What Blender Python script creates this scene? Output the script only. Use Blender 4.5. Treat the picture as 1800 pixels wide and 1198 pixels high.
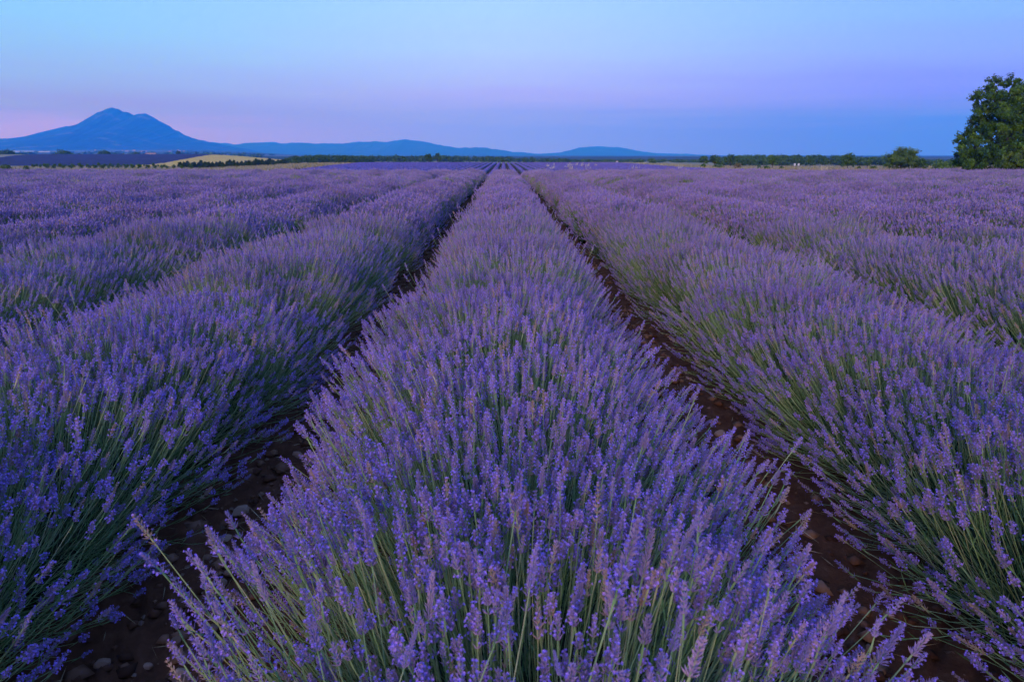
import bpy, math, random
import numpy as np
from mathutils import Vector, Matrix, Euler

R = math.radians
scene = bpy.context.scene
for o in list(bpy.data.objects):
    bpy.data.objects.remove(o)
COL = scene.collection

# ------------------------------------------------------------------ camera
W, H_IMG, FPX = 1800.0, 1198.0, 1200.0
HORIZON_Y, VANISH_X = 273.0, 885.0
EYE = 1.15
PITCH = math.atan((H_IMG / 2 - HORIZON_Y) / FPX)
YAW = math.atan((W / 2 - VANISH_X) / FPX * math.cos(PITCH))
cd = bpy.data.cameras.new('camera')
cd.sensor_width = 36.0
cd.lens = 36.0 * FPX / W
cd.clip_start = 0.02
cd.clip_end = 60000.0
cd.dof.use_dof = True
cd.dof.focus_distance = 2.6
cd.dof.aperture_fstop = 10.0
cam = bpy.data.objects.new('camera', cd)
cam.location = (0, 0, EYE)
cam.rotation_euler = Euler((R(90) - PITCH, 0, -YAW), 'XYZ')
COL.objects.link(cam)
scene.camera = cam
CAM_ROT = np.array(cam.rotation_euler.to_matrix())

# ------------------------------------------------------------------ world: dusk sky, sun already down behind the viewer
def lin(c):
    r = []
    for v in c[:3]:
        v = v / 255.0
        r.append(v / 12.92 if v <= 0.04045 else ((v + 0.055) / 1.055) ** 2.4)
    return (r[0], r[1], r[2], 1.0)

SKY_STRENGTH = 1.0
ZEN = (96, 138, 214)
# (degrees above the horizon, linear light) towards the mountain, up the rows, towards the oak
SKY_L = [(-10, (.34, .30, 1.16)), (0, (.45, .36, 1.50)), (1.96, (.45, .36, 1.50)), (2.86, (.32, .325, .80)), (5.54, (.309, .55, 1.21)), (8.98, (.283, .672, 1.29)), (24, (.26, .54, 1.5)), (60, (.17, .34, 1.2))]
SKY_C = [(-10, (.159, .28, 1.9)), (0, (.245, .34, 2.4)), (2.11, (.235, .34, 2.4)), (4.68, (.399, .465, 1.72)), (7.38, (.435, .672, 1.46)), (10.56, (.419, .738, 1.30)), (24, (.28, .56, 1.5)), (60, (.17, .34, 1.2))]
SKY_R = [(-10, (.061, .11, 1.9)), (0, (.078, .14, 2.4)), (1.85, (.078, .14, 2.4)), (4.11, (.213, .27, 2.2)), (6.49, (.261, .407, 1.50)), (9.34, (.254, .518, 1.33)), (24, (.22, .48, 1.5)), (60, (.17, .34, 1.2))]

world = bpy.data.worlds.new('World')
scene.world = world
world.use_nodes = True
wn, wl = world.node_tree.nodes, world.node_tree.links
wn.clear()
def wnode(t, **kw):
    n = wn.new(t)
    for k, v in kw.items():
        setattr(n, k, v)
    return n
tc = wnode('ShaderNodeTexCoord')
nrm = wnode('ShaderNodeVectorMath', operation='NORMALIZE')
wl.new(tc.outputs['Generated'], nrm.inputs[0])
sep = wnode('ShaderNodeSeparateXYZ')
wl.new(nrm.outputs[0], sep.inputs[0])
asin = wnode('ShaderNodeMath', operation='ARCSINE')
wl.new(sep.outputs['Z'], asin.inputs[0])
# very faint streaks of high thin cloud: a small wobble of the elevation
mp = wnode('ShaderNodeMapping')
mp.inputs['Scale'].default_value = (3.0, 3.0, 46.0)
wl.new(nrm.outputs[0], mp.inputs['Vector'])
nz = wnode('ShaderNodeTexNoise')
nz.inputs['Scale'].default_value = 1.3
nz.inputs['Detail'].default_value = 4.0
wl.new(mp.outputs[0], nz.inputs['Vector'])
wob = wnode('ShaderNodeMath', operation='MULTIPLY_ADD')
wl.new(nz.outputs['Fac'], wob.inputs[0])
wob.inputs[1].default_value = R(2.6)
wob.inputs[2].default_value = R(-1.3)
add = wnode('ShaderNodeMath', operation='ADD')
wl.new(asin.outputs[0], add.inputs[0]); wl.new(wob.outputs[0], add.inputs[1])
elev = wnode('ShaderNodeMapRange')
elev.inputs['From Min'].default_value = R(-10); elev.inputs['From Max'].default_value = R(60)
wl.new(add.outputs[0], elev.inputs['Value'])
def ramp(stops):
    n = wnode('ShaderNodeValToRGB')
    els = n.color_ramp.elements
    while len(els) < len(stops):
        els.new(0.5)
    for e, (d, c) in zip(els, stops):
        e.position = (d + 10) / 70.0
        e.color = (c[0], c[1], c[2], 1)
    wl.new(elev.outputs[0], n.inputs['Fac'])
    return n
rl, rc, rr = ramp(SKY_L), ramp(SKY_C), ramp(SKY_R)
def rng_map(a, b):
    n = wnode('ShaderNodeMapRange', interpolation_type='SMOOTHSTEP')
    n.inputs['From Min'].default_value = a; n.inputs['From Max'].default_value = b
    wl.new(sep.outputs['X'], n.inputs['Value'])
    return n
m1 = wnode('ShaderNodeMix', data_type='RGBA')
m2 = wnode('ShaderNodeMix', data_type='RGBA')
wl.new(rng_map(-0.62, 0.06).outputs[0], m1.inputs['Factor'])
wl.new(rl.outputs['Color'], m1.inputs['A']); wl.new(rc.outputs['Color'], m1.inputs['B'])
wl.new(rng_map(-0.06, 0.62).outputs[0], m2.inputs['Factor'])
wl.new(m1.outputs['Result'], m2.inputs['A']); wl.new(rr.outputs['Color'], m2.inputs['B'])
bg = wnode('ShaderNodeBackground')
bg.inputs['Strength'].default_value = SKY_STRENGTH
wl.new(m2.outputs['Result'], bg.inputs['Color'])
wo = wnode('ShaderNodeOutputWorld')
wl.new(bg.outputs[0], wo.inputs['Surface'])

# ------------------------------------------------------------------ the last warm glow of the west, behind the viewer
sd = bpy.data.lights.new('sun', 'SUN')
sd.energy = 2.3
sd.angle = R(26)
sd.color = (1.0, 0.76, 0.72)
sun = bpy.data.objects.new('sun', sd)
SUN_EL, SUN_AZ = R(16), R(198)          # azimuth measured clockwise from +Y
sv = Vector((math.sin(SUN_AZ) * math.cos(SUN_EL), math.cos(SUN_AZ) * math.cos(SUN_EL), math.sin(SUN_EL)))
sun.rotation_euler = sv.to_track_quat('Z', 'Y').to_euler()
COL.objects.link(sun)

# ------------------------------------------------------------------ render settings
scene.render.engine = 'CYCLES'
scene.view_settings.view_transform = 'Standard'
scene.view_settings.look = 'None'
scene.view_settings.exposure = 0.0
scene.view_settings.gamma = 1.0
scene.view_settings.use_curve_mapping = False
scene.cycles.use_denoising = True
scene.cycles.max_bounces = 4
scene.cycles.diffuse_bounces = 2
scene.cycles.glossy_bounces = 1
scene.cycles.transmission_bounces = 2
scene.cycles.volume_bounces = 2
scene.cycles.debug_use_spatial_splits = True
scene.cycles.use_adaptive_sampling = True
scene.cycles.adaptive_threshold = 0.03

# ------------------------------------------------------------------ helpers
def pix_dir(px, py):
    d = np.array([(px - W / 2) / FPX, -(py - H_IMG / 2) / FPX, -1.0])
    return CAM_ROT @ d

def at(px, py, y):
    """the place in the landscape seen towards (px, py) that lies y metres up the field"""
    d = pix_dir(px, py)
    p = np.array([0, 0, EYE]) + d * (y / d[1])
    return p

def side(px, y):
    d = pix_dir(px, HORIZON_Y)
    return d[0] / d[1] * y

def smooth(t):
    t = np.clip(t, 0, 1)
    return t * t * (3 - 2 * t)

def hermite(tab):
    xs = np.array([a for a, b in tab], float); ys = np.array([b for a, b in tab], float)
    d = np.diff(ys) / np.diff(xs)
    m = np.zeros_like(ys)
    m[1:-1] = np.where(d[:-1] * d[1:] > 0, 2 * d[:-1] * d[1:] / (d[:-1] + d[1:] + 1e-12), 0)
    m[0] = d[0]; m[-1] = d[-1]
    def f(x):
        x = np.clip(np.asarray(x, float), xs[0], xs[-1])
        i = np.clip(np.searchsorted(xs, x, side='right') - 1, 0, len(xs) - 2)
        h = xs[i + 1] - xs[i]; t = (x - xs[i]) / h
        return ((1 + 2 * t) * (1 - t) ** 2 * ys[i] + t * (1 - t) ** 2 * h * m[i]
                + t * t * (3 - 2 * t) * ys[i + 1] + t * t * (t - 1) * h * m[i + 1])
    return f

T_LEFT = hermite([(0, 0), (15, 0), (31, -.08), (50, -.8), (80, -1.9), (150, -3.0), (250, -3.7), (350, -3.9), (480, -1.6), (700, 1.9),
                  (820, 1.5), (1100, -2), (2000, 1.0), (4000, 17), (8000, 62), (14000, 80)])
T_MID = hermite([(0, 0), (15, 0), (31, -.08), (50, -.8), (75, -1.42), (105, -1.5), (180, -1.6), (260, -1.8), (300, -2.2), (450, -4), (900, -6.1),
                 (3000, -5), (8000, -3), (14000, 0)])
T_RIGHT = hermite([(0, 0), (15, 0), (31, -.08), (50, -.8), (103, -1.4), (200, -2.6), (400, -4.6), (900, -6), (3000, -5), (8000, -3), (14000, 0)])

def gz(x, y):
    x = np.asarray(x, float); y = np.asarray(y, float)
    u = x / np.maximum(y, 1.0)
    wl_ = smooth((-0.24 - u) / 0.2)
    wr_ = smooth((u - 0.16) / 0.2)
    yy = np.maximum(y, 0)
    return T_LEFT(yy) * wl_ + T_RIGHT(yy) * wr_ + T_MID(yy) * (1 - wl_ - wr_)

class Mesh:
    """collects triangles"""
    def __init__(s):
        s.v, s.f, s.m, s.r, s.n = [], [], [], [], 0
    def add(s, v, f, m=0, r=0.5):
        v = np.asarray(v, float).reshape(-1, 3); f = np.asarray(f, int).reshape(-1, 3)
        s.v.append(v); s.f.append(f + s.n)
        s.m.append(np.full(len(f), m, int) if np.isscalar(m) else np.asarray(m, int))
        s.r.append(np.full(len(v), r, float) if np.isscalar(r) else np.asarray(r, float))
        s.n += len(v)
        return s
    def data(s, name, mats, smooth_shade=False):
        v = np.concatenate(s.v); f = np.concatenate(s.f); m = np.concatenate(s.m); r = np.concatenate(s.r)
        me = bpy.data.meshes.new(name)
        me.vertices.add(len(v)); me.vertices.foreach_set('co', v.astype(np.float32).ravel())
        me.loops.add(len(f) * 3); me.loops.foreach_set('vertex_index', f.astype(np.int32).ravel())
        me.polygons.add(len(f))
        me.polygons.foreach_set('loop_start', np.arange(0, len(f) * 3, 3, dtype=np.int32))
        me.polygons.foreach_set('material_index', m.astype(np.int32))
        me.polygons.foreach_set('use_smooth', np.full(len(f), smooth_shade))
        a = me.attributes.new('rnd', 'FLOAT', 'POINT')
        a.data.foreach_set('value', r.astype(np.float32))
        for mt in (mats if isinstance(mats, (list, tuple)) else [mats]):
            me.materials.append(mt)
        me.update(calc_edges=True)
        return me

def link(name, data=None, parent=None, loc=(0, 0, 0), **props):
    o = bpy.data.objects.new(name, data)
    o.location = loc
    COL.objects.link(o)
    if parent is not None:
        o.parent = parent
    for k, v in props.items():
        o[k] = v
    return o

def frames(d, spin):
    """orthonormal frames whose third axis is d; shapes (n,3),(n,) -> (n,3,3) columns x,y,z"""
    d = d / np.linalg.norm(d, axis=1, keepdims=True)
    ref = np.where(np.abs(d[:, 2:3]) < 0.95, np.array([[0, 0, 1.0]]), np.array([[1.0, 0, 0]]))
    x = np.cross(ref, d); x /= np.linalg.norm(x, axis=1, keepdims=True)
    y = np.cross(d, x)
    c, s_ = np.cos(spin)[:, None], np.sin(spin)[:, None]
    return np.stack([x * c + y * s_, -x * s_ + y * c, d], axis=2)

# ------------------------------------------------------------------ materials
def new_mat(name):
    m = bpy.data.materials.new(name); m.use_nodes = True
    nt = m.node_tree; nt.nodes.clear()
    out = nt.nodes.new('ShaderNodeOutputMaterial')
    b = nt.nodes.new('ShaderNodeBsdfPrincipled')
    b.inputs['Roughness'].default_value = 0.75
    b.inputs['Specular IOR Level'].default_value = 0.2
    nt.links.new(b.outputs[0], out.inputs[0])
    return m, nt, b, out

def cramp(nt, src, stops, interp='LINEAR'):
    n = nt.nodes.new('ShaderNodeValToRGB'); n.color_ramp.interpolation = interp
    e = n.color_ramp.elements
    while len(e) < len(stops): e.new(0.5)
    for el, (p, c) in zip(e, stops):
        el.position = p; el.color = (c[0], c[1], c[2], 1)
    nt.links.new(src, n.inputs['Fac'])
    return n

def attr_mat(name, stops, rough=0.7, translucent=0.0, spec=0.2, vary=0.25):
    """colour from the per-piece random number, shifted a little from plant to plant"""
    m, nt, b, out = new_mat(name)
    at_ = nt.nodes.new('ShaderNodeAttribute'); at_.attribute_name = 'rnd'
    r = cramp(nt, at_.outputs['Fac'], stops)
    oi = nt.nodes.new('ShaderNodeObjectInfo')
    mr = nt.nodes.new('ShaderNodeMapRange')
    mr.inputs['To Min'].default_value = 1 - vary / 2; mr.inputs['To Max'].default_value = 1 + vary / 2
    nt.links.new(oi.outputs['Random'], mr.inputs['Value'])
    hs = nt.nodes.new('ShaderNodeHueSaturation')
    nt.links.new(mr.outputs[0], hs.inputs['Value'])
    nt.links.new(r.outputs['Color'], hs.inputs['Color'])
    nt.links.new(hs.outputs[0], b.inputs['Base Color'])
    b.inputs['Roughness'].default_value = rough
    b.inputs['Specular IOR Level'].default_value = spec
    if translucent:
        tr = nt.nodes.new('ShaderNodeBsdfTranslucent')
        nt.links.new(hs.outputs[0], tr.inputs['Color'])
        mx = nt.nodes.new('ShaderNodeMixShader'); mx.inputs[0].default_value = translucent
        nt.links.new(b.outputs[0], mx.inputs[1]); nt.links.new(tr.outputs[0], mx.inputs[2])
        nt.links.new(mx.outputs[0], out.inputs[0])
    return m

def noise_mat(name, stops, scale, detail=6, rough=0.9, bump=0.0, bump_scale=None, stretch=None, dist=0.1):
    m, nt, b, out = new_mat(name)
    g = nt.nodes.new('ShaderNodeNewGeometry')
    mpn = nt.nodes.new('ShaderNodeMapping')
    if stretch: mpn.inputs['Scale'].default_value = stretch
    nt.links.new(g.outputs['Position'], mpn.inputs[0])
    n = nt.nodes.new('ShaderNodeTexNoise'); n.inputs['Scale'].default_value = scale; n.inputs['Detail'].default_value = detail
    n.inputs['Roughness'].default_value = 0.65
    nt.links.new(mpn.outputs[0], n.inputs['Vector'])
    r = cramp(nt, n.outputs['Fac'], stops)
    nt.links.new(r.outputs['Color'], b.inputs['Base Color'])
    b.inputs['Roughness'].default_value = rough
    b.inputs['Specular IOR Level'].default_value = 0.1
    if bump:
        n2 = nt.nodes.new('ShaderNodeTexNoise'); n2.inputs['Scale'].default_value = bump_scale or scale * 4; n2.inputs['Detail'].default_value = 8
        nt.links.new(g.outputs['Position'], n2.inputs['Vector'])
        bp = nt.nodes.new('ShaderNodeBump'); bp.inputs['Strength'].default_value = bump; bp.inputs['Distance'].default_value = dist
        nt.links.new(n2.outputs['Fac'], bp.inputs['Height']); nt.links.new(bp.outputs[0], b.inputs['Normal'])
    return m

M_CALYX = attr_mat('lavender_calyx', [(0, (.23, .18, .36)), (.4, (.32, .235, .48)), (.75, (.41, .29, .52)), (1, (.40, .28, .24))], .8, .12)
M_COROLLA = attr_mat('lavender_corolla', [(0, (.32, .23, .84)), (.5, (.42, .27, .88)), (1, (.52, .31, .86))], .65, .2)
M_STEM = attr_mat('lavender_stem', [(0, (.16, .30, .11)), (.6, (.26, .38, .17)), (1, (.40, .42, .23))], .65, .1)
M_LEAF = attr_mat('lavender_leaf', [(0, (.06, .14, .04)), (.6, (.11, .22, .07)), (1, (.18, .28, .12))], .7, .1)
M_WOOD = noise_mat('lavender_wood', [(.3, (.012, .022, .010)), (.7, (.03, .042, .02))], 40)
LAV = [M_CALYX, M_COROLLA, M_STEM, M_LEAF, M_WOOD]

# ground: red stony soil inside the lavender field, dry grass round it, patchwork plain far out
def ground_material():
    m, nt, b, out = new_mat('soil_and_dry_grass')
    L, N = nt.links, nt.nodes
    g = N.new('ShaderNodeNewGeometry')
    s = N.new('ShaderNodeSeparateXYZ'); L.new(g.outputs['Position'], s.inputs[0])
    def noise(sc, det=6):
        n = N.new('ShaderNodeTexNoise'); n.inputs['Scale'].default_value = sc; n.inputs['Detail'].default_value = det
        n.inputs['Roughness'].default_value = .7
        L.new(g.outputs['Position'], n.inputs['Vector']); return n
    def step(sock, a, c):
        r = N.new('ShaderNodeMapRange'); r.inputs['From Min'].default_value = a; r.inputs['From Max'].default_value = c
        L.new(sock, r.inputs['Value']); return r.outputs[0]
    def mul(a, c):
        r = N.new('ShaderNodeMath'); r.operation = 'MULTIPLY'; L.new(a, r.inputs[0]); L.new(c, r.inputs[1]); return r.outputs[0]
    def mix(f, a, c):
        r = N.new('ShaderNodeMix'); r.data_type = 'RGBA'
        L.new(f, r.inputs['Factor']); L.new(a, r.inputs['A']); L.new(c, r.inputs['B']); return r.outputs['Result']
    soil = cramp(nt, noise(9).outputs['Fac'], [(.3, (.06, .024, .011)), (.55, (.12, .05, .024)), (.75, (.19, .095, .05))])
    grass = cramp(nt, noise(.12, 10).outputs['Fac'], [(.3, (.16, .15, .06)), (.5, (.34, .27, .13)), (.7, (.44, .35, .19))])
    vor = N.new('ShaderNodeTexVoronoi'); vor.inputs['Scale'].default_value = .0022
    L.new(g.outputs['Position'], vor.inputs['Vector'])
    sc_ = N.new('ShaderNodeSeparateColor'); L.new(vor.outputs['Color'], sc_.inputs[0])
    plain = cramp(nt, sc_.outputs[0], [(0, (.03, .05, .025)), (.5, (.05, .08, .035)), (.8, (.09, .10, .05)), (1, (.22, .19, .09))])
    inside = mul(mul(step(s.outputs['X'], -52.2, -51.8), step(s.outputs['X'], 40.2, 39.8)), step(s.outputs['Y'], 263, 262))
    far = step(s.outputs['Y'], 760, 1000)
    c = mix(far, mix(inside, grass.outputs['Color'], soil.outputs['Color']), plain.outputs['Color'])
    L.new(c, b.inputs['Base Color'])
    b.inputs['Roughness'].default_value = .95; b.inputs['Specular IOR Level'].default_value = .1
    bp = N.new('ShaderNodeBump'); bp.inputs['Strength'].default_value = .7; bp.inputs['Distance'].default_value = .02
    L.new(noise(26, 9).outputs['Fac'], bp.inputs['Height']); L.new(bp.outputs[0], b.inputs['Normal'])
    return m

# ------------------------------------------------------------------ the ground: one sheet to the horizon
def grid_faces(nr, nc, wrap=False):
    f = []
    i = np.arange(nr - 1)[:, None]; j = np.arange(nc if wrap else nc - 1)[None, :]
    a = i * nc + j; b = i * nc + (j + 1) % nc; c = (i + 1) * nc + (j + 1) % nc; d = (i + 1) * nc + j
    a, b, c, d = [np.broadcast_to(q, a.shape).ravel() for q in (a, b, c, d)]
    return np.concatenate([np.stack([a, b, c], 1), np.stack([a, c, d], 1)])

az = np.concatenate([np.arange(-52, 52, .5), np.arange(52, 308, 8)]) * math.pi / 180
rad = [0.05]
while rad[-1] < 13800:
    rad.append(rad[-1] + max(.12, rad[-1] * .045))
rad = np.minimum(np.array(rad), 13850.0)
AZ, RAD = np.meshgrid(az, rad)
gx, gy = np.sin(AZ) * RAD, np.cos(AZ) * RAD
gzz = gz(gx, gy)
rg = np.random.default_rng(5)
near = RAD < 40
gzz = gzz + np.where(near, rg.normal(0, .008, gx.shape), 0)
gm = Mesh().add(np.stack([gx, gy, gzz], 2), grid_faces(len(rad), len(az), True)[:, ::-1])
M_GROUND = ground_material()
ground = link('ground', gm.data('ground', M_GROUND, True), kind='structure', label='red stony soil of the field and dry grass beyond it')

def vnoise(x, y, seed):
    """smooth value noise"""
    rs = np.random.default_rng(seed); tab = rs.random((64, 64))
    xi = np.floor(x).astype(int); yi = np.floor(y).astype(int)
    fx = smooth(x - xi); fy = smooth(y - yi)
    a = tab[xi % 64, yi % 64]; b = tab[(xi + 1) % 64, yi % 64]; c = tab[xi % 64, (yi + 1) % 64]; d = tab[(xi + 1) % 64, (yi + 1) % 64]
    return (a * (1 - fx) + b * fx) * (1 - fy) + (c * (1 - fx) + d * fx) * fy

def fbm(x, y, seed, n=5):
    t, a = 0, .5
    for k in range(n):
        t = t + a * (vnoise(x * 2 ** k, y * 2 ** k, seed + k) - .5); a *= .55
    return t

# ------------------------------------------------------------------ mountains
def mountain(name, prof, dist, front, mat, seed, label, spur=.35):
    px = np.arange(prof[0][0], prof[-1][0] + .1, 1.5)
    py = np.interp(px, [a for a, b in prof], [b for a, b in prof])
    py = py + fbm(px / 9.0, px * 0, seed + 50, 4) * 2.4
    ridge = np.array([at(a, b, dist) for a, b in zip(px, py)])
    n = len(px)
    ts = np.concatenate([np.linspace(0, 1, 34), 1 + np.linspace(.06, .6, 8)])
    X = np.zeros((len(ts), n)); Y = X.copy(); Z = X.copy()
    for k, t in enumerate(ts):
        y = dist - front * (1 - t)
        x = ridge[:, 0] * (y / dist) * .35 + ridge[:, 0] * .65
        base = gz(x, np.full(n, y)) - 4
        top = ridge[:, 2]
        h = np.maximum(top - base, 2)
        if t <= 1:
            s = t ** 1.25
            e = fbm(x / 1300, np.full(n, y / 1300), seed, 4) * spur * .9 * t * (1 - t) * 2
            rg_ = -np.abs(fbm(x / 420, np.full(n, y / 700), seed + 9)) * .22 * (1 - t) * t
            Z[k] = base + h * np.clip(s + e + rg_ , 0, None)
            Z[k] = np.minimum(Z[k], base + h * (1.0 if t == 1 else .2 + .8 * t))
        else:
            Z[k] = base + h * max(0, 1 - (t - 1) * 1.9)
        X[k], Y[k] = x, y
    m = Mesh().add(np.stack([X, Y, Z], 2), grid_faces(len(ts), n))
    return link(name, m.data(name, mat, True), kind='structure', label=label)

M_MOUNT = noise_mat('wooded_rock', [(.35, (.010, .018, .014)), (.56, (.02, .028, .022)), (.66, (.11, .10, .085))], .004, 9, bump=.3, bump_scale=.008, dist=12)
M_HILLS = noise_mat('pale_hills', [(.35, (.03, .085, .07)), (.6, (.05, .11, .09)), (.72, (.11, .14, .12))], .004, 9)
mountain('mountain', [(-260, 252), (-160, 249), (-60, 246), (0, 244), (30, 243), (38, 240.5), (45, 239.5), (60, 240.5), (65, 239), (80, 232.5), (100, 225.5), (120, 222),
                      (137, 218), (150, 212), (165, 202.5), (172, 197), (180, 195), (187, 191), (193, 189.7), (200, 190), (210, 192.5), (217, 196),
                      (226, 198), (235, 202), (245, 200), (256, 199), (265, 204), (280, 212.5), (300, 223.5), (315, 232), (335, 242), (350, 246),
                      (365, 249), (385, 253), (420, 260), (470, 268)], 9500, 2600, M_MOUNT, 3, 'lone double-peaked blue mountain rising over the plain')
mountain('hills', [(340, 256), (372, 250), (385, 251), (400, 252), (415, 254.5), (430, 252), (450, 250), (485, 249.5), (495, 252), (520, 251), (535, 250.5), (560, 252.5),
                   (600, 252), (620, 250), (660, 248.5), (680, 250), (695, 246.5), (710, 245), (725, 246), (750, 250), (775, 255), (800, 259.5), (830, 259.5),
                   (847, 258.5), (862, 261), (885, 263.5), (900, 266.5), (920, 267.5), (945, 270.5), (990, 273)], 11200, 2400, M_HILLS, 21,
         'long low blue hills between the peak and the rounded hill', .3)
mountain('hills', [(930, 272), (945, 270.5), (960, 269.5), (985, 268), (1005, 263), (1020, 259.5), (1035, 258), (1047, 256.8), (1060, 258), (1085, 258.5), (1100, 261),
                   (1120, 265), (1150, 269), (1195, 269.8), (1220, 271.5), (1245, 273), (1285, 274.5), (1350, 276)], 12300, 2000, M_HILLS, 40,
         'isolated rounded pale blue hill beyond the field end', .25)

# ------------------------------------------------------------------ far fields on the opposite slope
def depth_of(px, py, y0, y1):
    """first place between y0 and y1 where the line of sight meets the ground"""
    ys = np.geomspace(y0, y1, 500)
    d = pix_dir(px, py)
    zz = EYE + d[2] / d[1] * ys
    g_ = gz(d[0] / d[1] * ys, ys)
    hit = np.nonzero(zz <= g_)[0]
    return ys[hit[0]] if len(hit) else None

def field(name, cols, y0, y1, lift, mat, label, n=26, rough=.1, seed=1):
    """cols: (px, near edge in y, far edge in y)"""
    px = np.linspace(cols[0][0], cols[-1][0], 90)
    bot = np.interp(px, [c[0] for c in cols], [c[1] for c in cols])
    top = np.interp(px, [c[0] for c in cols], [c[2] for c in cols])
    rs = np.random.default_rng(seed)
    t = np.linspace(0, 1, n)[:, None]
    Y = bot[None] * (1 - t) + top[None] * t
    u = np.array([pix_dir(a, HORIZON_Y)[0] / pix_dir(a, HORIZON_Y)[1] for a in px])[None]
    X = u * Y
    Z = gz(X, Y) + lift + rs.normal(0, rough, X.shape)
    Z[0] -= lift * .9; Z[-1] -= lift * .9
    return link(name, Mesh().add(np.stack([X, Y, Z], 2), grid_faces(n, len(px))).data(name, mat, True), kind='structure', label=label)

M_FARLAV = noise_mat('distant_lavender', [(.3, (.026, .028, .062)), (.5, (.042, .04, .09)), (.7, (.058, .052, .115))], .35, 8, stretch=(1, .25, 1))
M_WHEAT = noise_mat('ripe_wheat', [(.3, (.66, .38, .08)), (.5, (.78, .47, .10)), (.7, (.80, .50, .13))], .3, 8, stretch=(.5, .15, 1))
field('distant_lavender_field', [(-160, 352, 560), (0, 352, 540), (30, 352, 620), (75, 350, 690), (200, 348, 700), (250, 350, 700), (290, 410, 700), (330, 500, 700), (362, 610, 696), (378, 688, 692)],
      300, 720, .35, M_FARLAV, 'smooth purple lavender field on the slope below the mountain', seed=2)
field('wheat_field', [(236, 318, 342), (250, 318, 346), (290, 322, 402), (330, 328, 492), (362, 330, 602), (378, 330, 682), (420, 335, 700), (470, 345, 690), (505, 400, 640), (522, 500, 560)],
      300, 720, .5, M_WHEAT, 'golden cut wheat field beside the purple slope', seed=3)

# ------------------------------------------------------------------ lavender: flower spikes at five levels of detail
rng = np.random.default_rng(11)

def spindle(base, d, length, rad_, ring=3, pos=.55, both=True):
    d = d / np.linalg.norm(d)
    x = np.cross(d, [0.31, .77, .52]); x /= np.linalg.norm(x); y = np.cross(d, x)
    a = np.arange(ring) * 2 * math.pi / ring
    c = base + d * length * pos
    v = [base] + [c + rad_ * (math.cos(q) * x + math.sin(q) * y) for q in a] + [base + d * length]
    f = []
    for i in range(ring):
        j = (i + 1) % ring
        if both: f.append((0, 1 + j, 1 + i))
        f.append((1 + i, 1 + j, ring + 1))
    return np.array(v), np.array(f)

def corolla(c, d, size, petals, two):
    d = d / np.linalg.norm(d)
    x = np.cross(d, [0.2, .5, .84]); x /= np.linalg.norm(x); y = np.cross(d, x)
    v, f = [c - d * size * .3], []
    a0 = rng.random() * 6.28
    for k in range(petals):
        a = a0 + k * 2 * math.pi / petals
        h = math.pi / petals * .85
        o = lambda q, r_, l: c + r_ * size * (math.cos(q) * x + math.sin(q) * y) + d * l * size
        i = len(v)
        if two:
            v += [o(a - h, .34, .12), o(a, .62, .15 + .2 * rng.random()), o(a + h, .34, .12)]
            f += [(0, i, i + 1), (0, i + 1, i + 2)]
        else:
            v += [o(a - h, .5, .15), o(a + h, .5, .15)]
            f += [(0, i, i + 1)]
    return np.array(v), np.array(f)

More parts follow.
